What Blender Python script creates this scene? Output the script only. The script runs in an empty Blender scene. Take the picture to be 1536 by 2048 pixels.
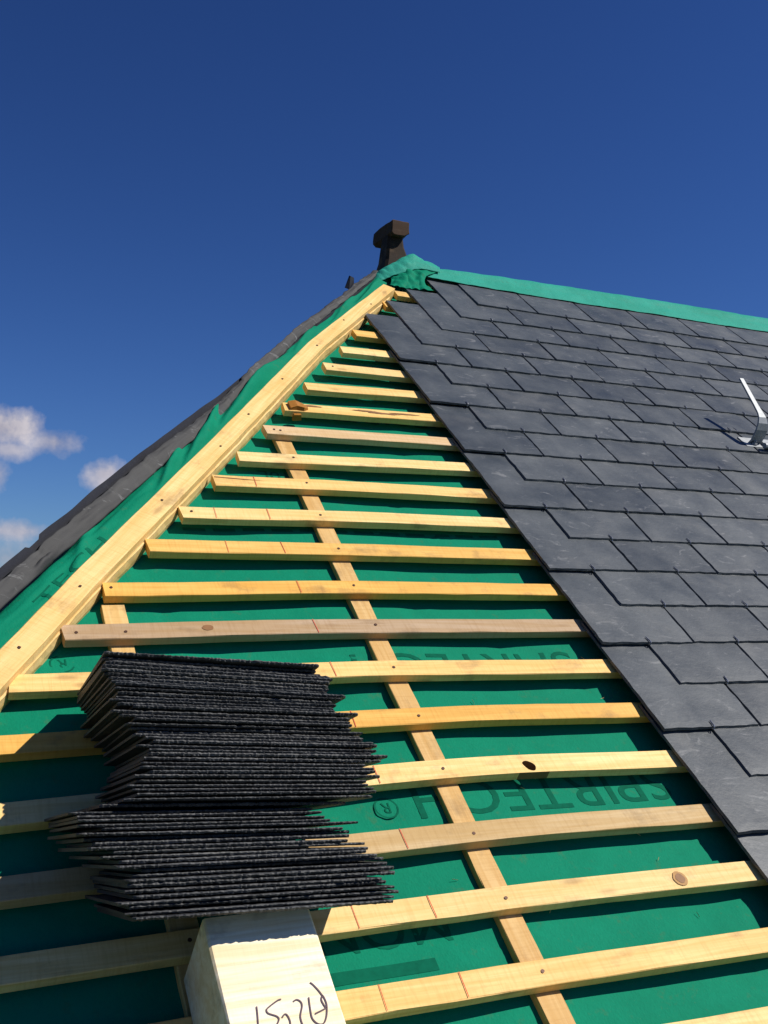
import bpy, bmesh, math, random
from mathutils import Vector, Matrix, noise
R_ = math.radians
scene = bpy.context.scene
COL = scene.collection
random.seed(11)

# ------------------------------------------------------------------ camera
PITCH = R_(40.61)
CT, ST = math.cos(PITCH), math.sin(PITCH)
cam = bpy.data.cameras.new('camera')
cam.sensor_fit = 'VERTICAL'
cam.sensor_height = 24.0
cam.lens = 24.0 * 2213.66 / 2048.0
cam.clip_start = 0.05
cam.clip_end = 3000
camo = bpy.data.objects.new('camera', cam)
COL.objects.link(camo)
rt = Vector((0.90402, -0.42748, 0.0)); dn = Vector((0.04464, 0.0944, -0.99453)); fw = Vector((0.42515, 0.89908, 0.10442))
camo.matrix_world = Matrix(((rt.x, -dn.x, -fw.x, -1.074), (rt.y, -dn.y, -fw.y, -3.396), (rt.z, -dn.z, -fw.z, -0.894), (0, 0, 0, 1)))
scene.camera = camo

# ------------------------------------------------------------------ sun and sky
SUN = Vector((0.73, -0.446, 0.935)).normalized()
sl = bpy.data.lights.new('sun', 'SUN')
sl.energy = 5.0
sl.angle = R_(0.5)
sl.color = (1.0, 0.94, 0.84)
so = bpy.data.objects.new('sun', sl)
COL.objects.link(so)
so.rotation_euler = SUN.to_track_quat('Z', 'Y').to_euler()
so.location = (6, -8, 8)

wd = bpy.data.worlds.new('World')
scene.world = wd
wd.use_nodes = True
nt = wd.node_tree
nt.nodes.clear()
def N(t, kind, **kw):
    n = t.nodes.new(kind)
    for k, v in kw.items():
        setattr(n, k, v)
    return n
def mth(t, op, a, b=None, c=None, clamp=False):
    n = N(t, 'ShaderNodeMath', operation=op, use_clamp=clamp)
    for i, x in enumerate((a, b, c)):
        if x is None: continue
        if isinstance(x, (int, float)): n.inputs[i].default_value = x
        else: t.links.new(x, n.inputs[i])
    return n.outputs[0]
def mixc(t, fac, a, b, blend='MIX'):
    n = N(t, 'ShaderNodeMix', data_type='RGBA', blend_type=blend)
    n.clamp_factor = True
    for s, x in ((n.inputs[0], fac), (n.inputs[6], a), (n.inputs[7], b)):
        if isinstance(x, (int, float)): s.default_value = x
        elif isinstance(x, (tuple, list)): s.default_value = (*x[:3], 1)
        else: t.links.new(x, s)
    return n.outputs[2]
def ramp(t, fac, stops):
    n = N(t, 'ShaderNodeValToRGB')
    cr = n.color_ramp
    while len(cr.elements) < len(stops): cr.elements.new(0.5)
    for e, (p, c) in zip(cr.elements, stops):
        e.position = p
        e.color = (c, c, c, 1) if isinstance(c, (int, float)) else (*c, 1)
    t.links.new(fac, n.inputs[0])
    return n.outputs[0]

sky = N(nt, 'ShaderNodeTexSky', sky_type='NISHITA')
sky.sun_disc = False
sky.sun_elevation = math.asin(SUN.z)
sky.sun_rotation = math.atan2(SUN.x, SUN.y)
sky.air_density = 1.0
sky.dust_density = 0.15
sky.ozone_density = 4.0
hs = N(nt, 'ShaderNodeHueSaturation')
hs.inputs['Saturation'].default_value = 1.06
hs.inputs['Hue'].default_value = 0.5
hs.inputs['Value'].default_value = 0.25
nt.links.new(sky.outputs[0], hs.inputs['Color'])
tc = N(nt, 'ShaderNodeTexCoord')
# fair-weather clouds low over the horizon, each a soft noisy ellipse on the sky dome
CLOUDS = [((0.101, 0.980, 0.170), 0.040, 0.018, 1.0), ((0.146, 0.976, 0.160), 0.028, 0.014, 0.75), ((0.108, 0.981, 0.152), 0.026, 0.010, 0.7),
          ((0.098, 0.987, 0.130), 0.014, 0.014, 0.7), ((0.189, 0.974, 0.132), 0.020, 0.015, 0.8),
          ((0.117, 0.9895, 0.083), 0.034, 0.010, 0.75), ((0.110, 0.991, 0.060), 0.060, 0.016, 0.55),
          ((-0.05, 0.985, 0.15), 0.06, 0.025, 0.9)]
nz = N(nt, 'ShaderNodeTexNoise'); nz.inputs['Scale'].default_value = 26; nz.inputs['Detail'].default_value = 6; nz.inputs['Roughness'].default_value = 0.58
nt.links.new(tc.outputs['Generated'], nz.inputs['Vector'])
nz2 = N(nt, 'ShaderNodeTexNoise'); nz2.inputs['Scale'].default_value = 75; nz2.inputs['Detail'].default_value = 4
nt.links.new(tc.outputs['Generated'], nz2.inputs['Vector'])
total = None
for c, sx, sy, a in CLOUDS:
    c = Vector(c).normalized()
    r = c.cross(Vector((0, 0, 1))).normalized(); u = r.cross(c)
    def dot(v):
        n = N(nt, 'ShaderNodeVectorMath', operation='DOT_PRODUCT')
        nt.links.new(tc.outputs['Generated'], n.inputs[0]); n.inputs[1].default_value = v
        return n.outputs['Value']
    x = mth(nt, 'DIVIDE', dot(r), sx); y = mth(nt, 'DIVIDE', dot(u), sy)
    d = mth(nt, 'SQRT', mth(nt, 'ADD', mth(nt, 'MULTIPLY', x, x), mth(nt, 'MULTIPLY', y, y)))
    f = mth(nt, 'MULTIPLY', dot(c), 1.0)
    front = mth(nt, 'GREATER_THAN', f, 0.0)
    m = mth(nt, 'SUBTRACT', 1.15, d)
    m = mth(nt, 'ADD', m, mth(nt, 'MULTIPLY_ADD', nz.outputs[0], 2.7, -1.42))
    m = mth(nt, 'MULTIPLY', mth(nt, 'SMOOTH_MIN', mth(nt, 'MAXIMUM', m, 0.0), 1.0, 0.3), a * 1.15)
    m = mth(nt, 'MULTIPLY', m, front)
    total = m if total is None else mth(nt, 'MAXIMUM', total, m)
total = mth(nt, 'MULTIPLY', total, mth(nt, 'MULTIPLY_ADD', nz2.outputs[0], 0.5, 0.72), clamp=True)
cloudc = mixc(nt, mth(nt, 'MULTIPLY_ADD', nz.outputs[0], 2.2, -0.6, clamp=True), (4.6, 4.6, 6.2), (11.5, 10.8, 11.6))
gm = N(nt, 'ShaderNodeGamma'); gm.inputs[1].default_value = 1.42
nt.links.new(hs.outputs[0], gm.inputs[0])
dp = N(nt, 'ShaderNodeVectorMath', operation='MULTIPLY'); nt.links.new(gm.outputs[0], dp.inputs[0]); dp.inputs[1].default_value = (3.0, 3.55, 4.85)
deep = dp.outputs[0]
skyc = mixc(nt, total, deep, cloudc)
bg = N(nt, 'ShaderNodeBackground'); bg.inputs[1].default_value = 0.05
nt.links.new(skyc, bg.inputs[0])
wo = N(nt, 'ShaderNodeOutputWorld'); nt.links.new(bg.outputs[0], wo.inputs[0])

scene.view_settings.view_transform = 'Standard'
scene.view_settings.look = 'None'
scene.view_settings.exposure = 0.15
scene.view_settings.gamma = 1.0
scene.view_settings.use_curve_mapping = False
scene.render.engine = 'CYCLES'
scene.cycles.max_bounces = 6
scene.cycles.diffuse_bounces = 2

# ------------------------------------------------------------------ helpers
ROOF = Matrix(((1, 0, 0, 0), (0, CT, -ST, 0), (0, ST, CT, 0), (0, 0, 0, 1)))   # roof frame: u along eaves, v up the slope, n out of it
def roof_at(u, v, n=0.0, rz=0.0):
    return ROOF @ Matrix.Translation((u, v, n)) @ Matrix.Rotation(rz, 4, 'Z')
def tag(o, label=None, cat=None, group=None, kind=None):
    if label: o['label'] = label
    if cat: o['category'] = cat
    if group: o['group'] = group
    if kind: o['kind'] = kind
    return o
def build(name, bm, mats, parent=None, mw=None, smooth=False):
    me = bpy.data.meshes.new(name)
    bmesh.ops.recalc_face_normals(bm, faces=bm.faces)
    bm.to_mesh(me); bm.free()
    for m in (mats if isinstance(mats, (list, tuple)) else [mats]): me.materials.append(m)
    if smooth:
        for p in me.polygons: p.use_smooth = True
    o = bpy.data.objects.new(name, me)
    COL.objects.link(o)
    if parent: o.parent = parent
    if mw is not None: o.matrix_world = mw
    return o
def empty(name, mw):
    o = bpy.data.objects.new(name, None); o.empty_display_size = 0.05
    COL.objects.link(o); o.matrix_world = mw
    return o
def interp(pts, x):
    if x <= pts[0][0]:
        a, b = pts[0], pts[1]
    elif x >= pts[-1][0]:
        a, b = pts[-2], pts[-1]
    else:
        for a, b in zip(pts, pts[1:]):
            if a[0] <= x <= b[0]: break
    t = (x - a[0]) / (b[0] - a[0])
    return a[1] + (b[1] - a[1]) * t
def loft(bm, rings, close=True, caps=True, mat=0):
    vs = [[bm.verts.new(p) for p in r] for r in rings]
    k = len(rings[0])
    for a, b in zip(vs, vs[1:]):
        for i in range(k if close else k - 1):
            j = (i + 1) % k
            f = bm.faces.new((a[i], a[j], b[j], b[i])); f.material_index = mat
    if caps and close:
        bm.faces.new(vs[0][::-1]).material_index = mat
        bm.faces.new(vs[-1]).material_index = mat
    return vs
def box(bm, a, b, ch=0.0, mat=0):
    x0, y0, z0 = a; x1, y1, z1 = b
    ring = lambda x, c: [(x, y0 + c, z0), (x, y1 - c, z0), (x, y1, z0 + c), (x, y1, z1 - c), (x, y1 - c, z1), (x, y0 + c, z1), (x, y0, z1 - c), (x, y0, z0 + c)]
    if ch <= 0:
        r = lambda x: [(x, y0, z0), (x, y1, z0), (x, y1, z1), (x, y0, z1)]
        return loft(bm, [r(x0), r(x1)], mat=mat)
    return loft(bm, [ring(x0, ch), ring(x1, ch)], mat=mat)
def tube(bm, pts, r, k=6, mat=0):
    pts = [Vector(p) for p in pts]
    rings = []
    for i, p in enumerate(pts):
        t = (pts[min(i + 1, len(pts) - 1)] - pts[max(i - 1, 0)]).normalized()
        a = t.cross(Vector((0.31, 0.2, 0.93))).normalized(); b = t.cross(a)
        rr = r[i] if isinstance(r, (list, tuple)) else r
        rings.append([p + (a * math.cos(q) + b * math.sin(q)) * rr for q in [2 * math.pi * j / k for j in range(k)]])
    loft(bm, rings, mat=mat)
def disc(bm, c, r, z, k=10, mat=0, ry=None, jit=0.0):
    ry = ry or r
    vs = []
    for j in range(k):
        q = 2 * math.pi * j / k
        s = 1 + random.uniform(-jit, jit)
        vs.append(bm.verts.new((c[0] + r * s * math.cos(q), c[1] + ry * s * math.sin(q), z)))
    bm.faces.new(vs).material_index = mat
ORD = ['zeroth', 'first', 'second', 'third', 'fourth', 'fifth', 'sixth', 'seventh', 'eighth', 'ninth', 'tenth', 'eleventh', 'twelfth', 'thirteenth', 'fourteenth', 'fifteenth', 'sixteenth', 'seventeenth', 'eighteenth', 'nineteenth', 'twentieth', 'twenty-first', 'twenty-second']

# ------------------------------------------------------------------ materials
def newmat(name, rough=0.6, metal=0.0, spec=0.3):
    m = bpy.data.materials.new(name); m.use_nodes = True
    t = m.node_tree; b = t.nodes['Principled BSDF']
    b.inputs['Roughness'].default_value = rough; b.inputs['Metallic'].default_value = metal
    b.inputs['Specular IOR Level'].default_value = spec
    return m, t, b
def coords(t, scale=(1, 1, 1), rnd=True, what='Object', loc=(0, 0, 0)):
    tc = N(t, 'ShaderNodeTexCoord'); mp = N(t, 'ShaderNodeMapping')
    mp.inputs['Scale'].default_value = scale; mp.inputs['Location'].default_value = loc
    t.links.new(tc.outputs[what], mp.inputs[0])
    if not rnd: return mp.outputs[0]
    oi = N(t, 'ShaderNodeObjectInfo'); ad = N(t, 'ShaderNodeVectorMath', operation='ADD')
    ml = N(t, 'ShaderNodeVectorMath', operation='SCALE'); cx = N(t, 'ShaderNodeCombineXYZ')
    for i in range(3): t.links.new(oi.outputs['Random'], cx.inputs[i])
    t.links.new(cx.outputs[0], ml.inputs[0]); ml.inputs['Scale'].default_value = 61.7
    t.links.new(mp.outputs[0], ad.inputs[0]); t.links.new(ml.outputs[0], ad.inputs[1])
    return ad.outputs[0]
def noi(t, vec, scale, detail=4, rough=0.55, dist=0.0):
    n = N(t, 'ShaderNodeTexNoise'); n.inputs['Scale'].default_value = scale; n.inputs['Detail'].default_value = detail
    n.inputs['Roughness'].default_value = rough; n.inputs['Distortion'].default_value = dist
    t.links.new(vec, n.inputs['Vector']); return n.outputs[0]
def bump(t, b, h, strength, dist):
    n = N(t, 'ShaderNodeBump'); n.inputs['Strength'].default_value = strength; n.inputs['Distance'].default_value = dist
    t.links.new(h, n.inputs['Height']); t.links.new(n.outputs[0], b.inputs['Normal'])

def wood_mat(name, saw=0.5, rough=0.62):
    """sawn softwood; tint from the object's colour"""
    m, t, b = newmat(name, rough, 0, 0.25)
    oi = N(t, 'ShaderNodeObjectInfo')
    base = oi.outputs['Color']
    g1 = noi(t, coords(t, (1.1, 22, 22)), 3.0, 6, 0.6, 0.6)         # long grain
    g2 = noi(t, coords(t, (2.6, 110, 110)), 3.0, 3, 0.6)            # fine fibres
    p1 = noi(t, coords(t, (1.6, 3.5, 3.5)), 2.2, 3, 0.5)            # broad patches
    dk = mixc(t, 1.0, base, (0.91, 0.84, 0.70), 'MULTIPLY')
    lt = mixc(t, 1.0, base, (1.06, 1.08, 1.12), 'MULTIPLY')
    c = mixc(t, ramp(t, g1, [(0.38, 0.0), (0.62, 1.0)]), dk, lt)
    c = mixc(t, mth(t, 'MULTIPLY', ramp(t, p1, [(0.42, 0.0), (0.68, 1.0)]), 0.45), c, mixc(t, 1.0, base, (0.86, 0.74, 0.50), 'MULTIPLY'))
    c = mixc(t, mth(t, 'MULTIPLY', ramp(t, g2, [(0.30, 1.0), (0.46, 0.0)]), 0.20), c, mixc(t, 1.0, base, (0.55, 0.38, 0.20), 'MULTIPLY'))
    # saw kerf lines across the face
    sw = noi(t, coords(t, (130, 9, 9)), 1.4, 3, 0.6, 0.5)
    c = mixc(t, mth(t, 'MULTIPLY', ramp(t, sw, [(0.48, 0.0), (0.66, 1.0)]), 0.42 * saw), c, mixc(t, 1.0, base, (0.60, 0.44, 0.22), 'MULTIPLY'))
    # dirt smudges and sparse knots
    di = noi(t, coords(t, (9, 14, 14)), 1.0, 5, 0.65)
    c = mixc(t, mth(t, 'MULTIPLY', ramp(t, di, [(0.56, 0.0), (0.74, 1.0)]), 0.50), c, (0.16, 0.10, 0.055))
    vo = N(t, 'ShaderNodeTexVoronoi'); vo.inputs['Scale'].default_value = 1.0
    t.links.new(coords(t, (4.2, 13, 13)), vo.inputs['Vector'])
    kn = ramp(t, vo.outputs['Distance'], [(0.05, 1.0), (0.13, 0.0)])
    c = mixc(t, mth(t, 'MULTIPLY', kn, 0.40), c, (0.17, 0.075, 0.03))
    t.links.new(c, b.inputs['Base Color'])
    h = mth(t, 'ADD', mth(t, 'MULTIPLY', g2, 0.6), mth(t, 'MULTIPLY', sw, 0.7))
    bump(t, b, h, 0.35, 0.0012)
    return m
M_WOOD = wood_mat('sawn_softwood')
def flat(name, col, rough=0.7, metal=0.0, var=0.25, scale=40, spec=0.3):
    m, t, b = newmat(name, rough, metal, spec)
    n = noi(t, coords(t), scale, 5)
    t.links.new(mixc(t, n, tuple(x * (1 - var) for x in col), tuple(x * (1 + var) for x in col)), b.inputs['Base Color'])
    bump(t, b, n, 0.2, 0.002)
    return m
M_RED = flat('red_pencil', (0.55, 0.06, 0.03), 0.7)
M_KNOT = flat('knot_wood', (0.40, 0.21, 0.06), 0.6, scale=120)
M_RESIN = flat('stained_wood', (0.34, 0.14, 0.02), 0.45, scale=90)
M_BLEED_SHADE = flat('brown_stain_and_hole_shade', (0.24, 0.115, 0.045), 0.6, scale=90)
M_NAIL = flat('rusty_nail', (0.09, 0.045, 0.03), 0.5, 0.4)
M_HOOK = flat('wire_hook_steel', (0.55, 0.54, 0.52), 0.3, 0.9)
M_ZINC = flat('galvanised_steel', (0.30, 0.32, 0.34), 0.6, 0.35, 0.25, 60)
M_INK = flat('marker_ink', (0.10, 0.055, 0.07), 0.6)

def membrane_mat(name, k=1.0, gloss=0.55, teal=0.0):
    m, t, b = newmat(name, gloss, 0, 0.05)
    v = coords(t, rnd=False)
    fib = noi(t, coords(t, (260, 120, 120), False), 1.0, 3, 0.7)
    mot = noi(t, v, 16, 5, 0.6)
    dirt = noi(t, v, 34, 6, 0.7)
    c = mixc(t, mot, (0.0025 * k + teal, 0.200 * k, 0.112 * k + 2 * teal), (0.005 * k + teal, 0.265 * k, 0.152 * k + 2 * teal))
    c = mixc(t, mth(t, 'MULTIPLY', ramp(t, fib, [(0.35, 1.0), (0.6, 0.0)]), 0.22), c, (0.002, 0.13, 0.072))
    dust = noi(t, v, 420, 2, 0.6)
    c = mixc(t, mth(t, 'MULTIPLY', ramp(t, dust, [(0.68, 0.0), (0.76, 1.0)]), 0.22), c, (0.22, 0.30, 0.16))
    big = noi(t, v, 3.2, 4, 0.6)
    c = mixc(t, mth(t, 'MULTIPLY', ramp(t, big, [(0.45, 0.0), (0.70, 1.0)]), 0.30), c, (0.003, 0.16, 0.088))
    c = mixc(t, mth(t, 'MULTIPLY', ramp(t, dirt, [(0.58, 0.0), (0.72, 1.0)]), 0.34), c, (0.075, 0.12, 0.05))
    t.links.new(c, b.inputs['Base Color'])
    bump(t, b, mth(t, 'ADD', mth(t, 'MULTIPLY', fib, 0.7), mth(t, 'MULTIPLY', mot, 3.0)), 0.45, 0.0022)
    return m
M_MEMB = membrane_mat('green_roof_membrane', 0.86, 0.7)
M_MEMB2 = membrane_mat('green_membrane_reverse', 1.38, 0.55, 0.030)
M_PRINT = flat('dark_green_print', (0.002, 0.100, 0.057), 0.75, var=0.35, scale=70, spec=0.04)
M_PRINT2 = flat('mid_green_print', (0.002, 0.108, 0.062), 0.75, var=0.3, scale=70, spec=0.04)

def slate_mat(name, lo, hi, wisp=0.5, r0=0.24, r1=0.40):
    m, t, b = newmat(name, 0.50, 0, 0.38)
    oi = N(t, 'ShaderNodeObjectInfo')
    v = coords(t)
    a = noi(t, v, 7, 5, 0.6)
    f = noi(t, v, 90, 4, 0.7)
    c = mixc(t, ramp(t, a, [(0.30, 0.0), (0.72, 1.0)]), lo, hi)
    c = mixc(t, mth(t, 'MULTIPLY_ADD', oi.outputs['Random'], 0.95, 0.0), c, mixc(t, 1.0, c, (0.56, 0.60, 0.65), 'MULTIPLY'))
    w = noi(t, coords(t, (8, 17, 9), loc=(3, 1, 0)), 1.0, 6, 0.70, 2.2)
    c = mixc(t, mth(t, 'MULTIPLY', ramp(t, w, [(0.585, 0.0), (0.70, 1.0)]), wisp), c, (0.24, 0.245, 0.25))
    w2 = noi(t, coords(t, (5, 5, 5), loc=(8, 2, 0)), 1.0, 4, 0.6, 0.6)
    c = mixc(t, mth(t, 'MULTIPLY', ramp(t, w2, [(0.56, 0.0), (0.72, 1.0)]), wisp * 0.5), c, (0.16, 0.16, 0.155))
    c = mixc(t, mth(t, 'MULTIPLY', ramp(t, f, [(0.35, 1.0), (0.5, 0.0)]), 0.14), c, (0.025, 0.027, 0.03))
    t.links.new(c, b.inputs['Base Color'])
    rz = mth(t, 'MULTIPLY_ADD', a, r1, r0); t.links.new(rz, b.inputs['Roughness'])
    bump(t, b, mth(t, 'ADD', mth(t, 'MULTIPLY', a, 3.0), f), 0.30, 0.0016)
    return m
M_SLATE = slate_mat('natural_slate', (0.051, 0.062, 0.073), (0.090, 0.103, 0.116), 0.50)
M_EDGE = slate_mat('split_slate', (0.020, 0.021, 0.022), (0.105, 0.107, 0.108), 0.22, 0.5, 0.25)
M_LEAD = slate_mat('weathered_lead', (0.030, 0.029, 0.029), (0.078, 0.075, 0.073), 0.55, 0.6, 0.2)
M_OLD_SHADE = slate_mat('old_slate_and_shade', (0.010, 0.011, 0.020), (0.017, 0.018, 0.030), 0.05, 0.55, 0.2)  # old slates, and the shade painted along both sides of the lead
M_BLOCK = wood_mat('planed_pale_timber', 0.12)
M_OAK = wood_mat('dark_weathered_timber', 0.6, 0.8)

# ------------------------------------------------------------------ setting
bm = bmesh.new()
gv = [bm.verts.new(p) for p in ((-900, -900, -6.2), (900, -900, -6.2), (900, 900, -6.2), (-900, 900, -6.2))]
bm.faces.new(gv)
m, t, b = newmat('grass_ground', 0.9)
t.links.new(mixc(t, noi(t, coords(t, rnd=False), 0.6, 6), (0.035, 0.055, 0.018), (0.075, 0.095, 0.035)), b.inputs['Base Color'])
tag(build('ground', bm, m), kind='structure')

# hip geometry in the roof frame
O = Vector((-0.83, -1.572, 0.0)); D = Vector((0.589, 0.808, 0.0)); E_ = Vector((-0.808, 0.589, 0.0))
def hp(t, e, n):
    return O + D * t + E_ * e + Vector((0, 0, n))
BOARD = []
for (u, v) in [(-1.10, -1.945), (-0.83, -1.572), (-0.602, -1.236), (-0.343, -0.874), (-0.081, -0.504), (0.334, 0.09), (0.826, 0.699)]:
    r = Vector((u, v, 0)) - O
    BOARD.append((r.dot(D), r.dot(E_)))
def board_e(t): return interp(BOARD, t)
T_TOP = BOARD[-1][0]

# the roof body: old slope round the hip, rear slope, walls below the eaves
roof = empty('hipped_roof', ROOF.copy())
tag(roof, 'hipped roof of the house being re-slated, its old left slope falling away', 'roof')
def quad(pts):
    bm = bmesh.new(); vs = [bm.verts.new(p) for p in pts]; bm.faces.new(vs); return bm
M_WALL = flat('rendered_wall', (0.45, 0.41, 0.34), 0.85, var=0.1, scale=8)
ax = hp(3.066, 0.11, -0.07)
lo_t = -1.6
hd = Vector((0.50, 0.0, -0.866))
def hipface(t, x): return hp(t, 0.13 + 0.50 * x, -0.10 - 0.866 * x)
rw = ROOF.inverted()
bm = bmesh.new()
vs = [bm.verts.new(p) for p in (hipface(3.0, 0.0), hipface(lo_t, 0.0), hipface(lo_t, 1.4), hipface(1.0, 3.2), hipface(2.2, 2.6))]
ex = bmesh.ops.extrude_face_region(bm, geom=[bm.faces.new(vs)])
for q in ex['geom']:
    if isinstance(q, bmesh.types.BMVert): q.co += Vector((0.05, -0.02, -0.05))
build('hip_slope', bm, M_OLD_SHADE, roof)
bm = bmesh.new()
a = rw @ Vector((0.9, 0.80, 0.53)); 
y0, y1 = 0.78, 3.4
pts = [Vector((0.92, y0, 0.58)), Vector((6.0, y0, 0.58)), Vector((6.0, y1, -1.72)), Vector((-1.4, y1, -1.72))]
vs = [bm.verts.new(rw @ p) for p in pts]
ex = bmesh.ops.extrude_face_region(bm, geom=[bm.faces.new(vs)])
for q in ex['geom']:
    if isinstance(q, bmesh.types.BMVert): q.co += rw.to_3x3() @ Vector((0, -0.02, -0.06))
build('rear_slope', bm, M_OLD_SHADE, roof)
bm = bmesh.new()
for a, b_ in (((-1.3, -1.75, -6.2), (6.0, -1.5, -2.15)), ((-1.3, 3.0, -6.2), (6.0, 3.25, -2.15)), ((-1.3, -1.49, -6.2), (-1.05, 2.99, -2.15)), ((5.75, -1.49, -6.2), (6.0, 2.99, -2.15))):
    vs = box(bm, a, b_)
for v in bm.verts: v.co = rw @ v.co
build('wall', bm, M_WALL, roof)

# ------------------------------------------------------------------ underlay on the main slope
def memb_n(u, v):
    p = Vector((u * 2.1, v * 3.3, 0.3))
    w = noise.noise(p) * 0.0050 + noise.noise(Vector((u * 7, v * 11, 2.1))) * 0.0022 - 0.0035 * max(0.0, 1 - abs(noise.noise(Vector((u * 2.3 + v * 1.1, v * 4.0, 7.7)))) * 9)
    sag = -0.004 * (0.5 - 0.5 * math.cos((u - 0.02) / 0.6 * 2 * math.pi))
    return -0.0385 + w + sag
bm = bmesh.new()
NU, NV = 190, 260
grid = {}
V0, V1 = -2.75, 0.955
for j in range(NV + 1):
    v = V0 + (V1 - V0) * j / NV
    tt = (v - O.y - 0.07 * E_.y) / D.y
    ul = O.x + D.x * tt + 0.07 * E_.x
    for i in range(NU + 1):
        u = ul + (3.9 - ul) * (i / NU) ** 1.6
        grid[i, j] = bm.verts.new((u, v, memb_n(u, v)))
for j in range(NV):
    for i in range(NU):
        bm.faces.new((grid[i, j], grid[i + 1, j], grid[i + 1, j + 1], grid[i, j + 1]))
und = build('roof_underlay', bm, M_MEMB, None, ROOF.copy(), True)
tag(und, 'green printed underlay membrane stretched beneath the battens on the front slope', 'underlay')

def text_mesh(txt, size, xs=1.0):
    cu = bpy.data.curves.new('txt', 'FONT'); cu.body = txt; cu.size = size; cu.resolution_u = 4
    o = bpy.data.objects.new('txt', cu); COL.objects.link(o)
    bpy.context.view_layer.update()
    dg = bpy.context.evaluated_depsgraph_get()
    me = bpy.data.meshes.new_from_object(o.evaluated_get(dg))
    bpy.data.objects.remove(o); bpy.data.curves.remove(cu)
    return me
def lay_text(txt, u0, v0, size, width, mat, fn=None, name='lettering', parent=None):
    """printed upside down as seen from the eaves: reads from the ridge side"""
    me = text_mesh(txt, size)
    w = max(v.co.x for v in me.vertices)
    bm = bmesh.new(); bm.from_mesh(me); bpy.data.meshes.remove(me)
    bmesh.ops.triangulate(bm, faces=bm.faces)
    for _ in range(3):
        bmesh.ops.subdivide_edges(bm, edges=[e for e in bm.edges if e.calc_length() > 0.016], cuts=1)
        bmesh.ops.triangulate(bm, faces=bm.faces)
    for v in bm.verts:
        u = u0 - v.co.x / w * width; vv = v0 - v.co.y
        v.co = (u, vv, memb_n(u, vv) + 0.0008) if fn is None else fn(v.co.x / w, v.co.y)
    return build(name, bm, mat, parent)
def ring_text(u, v, r):
    bm = bmesh.new()
    k = 28
    a = [bm.verts.new((u + r * math.cos(q), v + r * math.sin(q), memb_n(u, v) + 0.0010)) for q in [2 * math.pi * i / k for i in range(k)]]
    b2 = [bm.verts.new((u + r * .86 * math.cos(q), v + r * .86 * math.sin(q), memb_n(u, v) + 0.0010)) for q in [2 * math.pi * i / k for i in range(k)]]
    for i in range(k):
        bm.faces.new((a[i], a[(i + 1) % k], b2[(i + 1) % k], b2[i]))
    build('registered_mark', bm, M_PRINT, und)
    lay_text('R', u + r * .42, v + r * .48, r * 1.35, r * .8, M_PRINT, parent=und)
lay_text('SPIRTECH', 0.578, -1.812, 0.130, 0.635, M_PRINT, parent=und)
ring_text(-0.122, -1.868, 0.026)
lay_text('SPIRTECH', 0.545, -1.422, 0.130, 0.60, M_PRINT, parent=und)
lay_text('SPIRTECH', 0.60, -0.245, 0.115, 0.62, M_PRINT, parent=und)
ring_text(-0.695, -1.437, 0.026)
lay_text('MONIER', -0.088, -2.085, 0.120, 0.42, M_PRINT2, parent=und)
lay_text('10L', 0.015, -0.655, 0.06, 0.10, M_PRINT, parent=und)
def patch(u0, u1, v0, v1, name='printed_band'):
    bm = bmesh.new(); k = 24
    a = [(u0 + (u1 - u0) * i / k) for i in range(k + 1)]
    t_ = [bm.verts.new((u, v1, memb_n(u, v1) + 0.0008)) for u in a]; b_ = [bm.verts.new((u, v0, memb_n(u, v0) + 0.0008)) for u in a]
    for i in range(k): bm.faces.new((b_[i], b_[i + 1], t_[i + 1], t_[i]))
    build(name, bm, M_PRINT2, und)
patch(-0.52, -0.148, -2.221, -2.197)
for i in range(12):
    u = -0.35 + i * 0.078
    patch(u, u + 0.058, -0.949 + 0.001 * i, -0.937 + 0.001 * i, 'printed_dash')
patch(-0.565, -0.50, -1.105, -1.075)
# stray slivers of wood lying on the membrane
bm = bmesh.new()
for i in range(26):
    u, v = random.uniform(-0.1, 0.58), random.uniform(-2.35, -1.45)
    q = random.uniform(0, math.pi); L = random.uniform(0.006, 0.016)
    tube(bm, [(u, v, memb_n(u, v) + .003), (u + L * math.cos(q), v + L * math.sin(q), memb_n(u, v) + .006)], 0.0006, 3)
M_CHIP = flat('wood_splinter', (0.50, 0.36, 0.16), 0.8)
tag(build('wood_splinters', bm, M_CHIP, None, ROOF.copy()), 'tiny pale wood splinters scattered on the green underlay between battens', 'splinters', kind='stuff')

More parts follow.
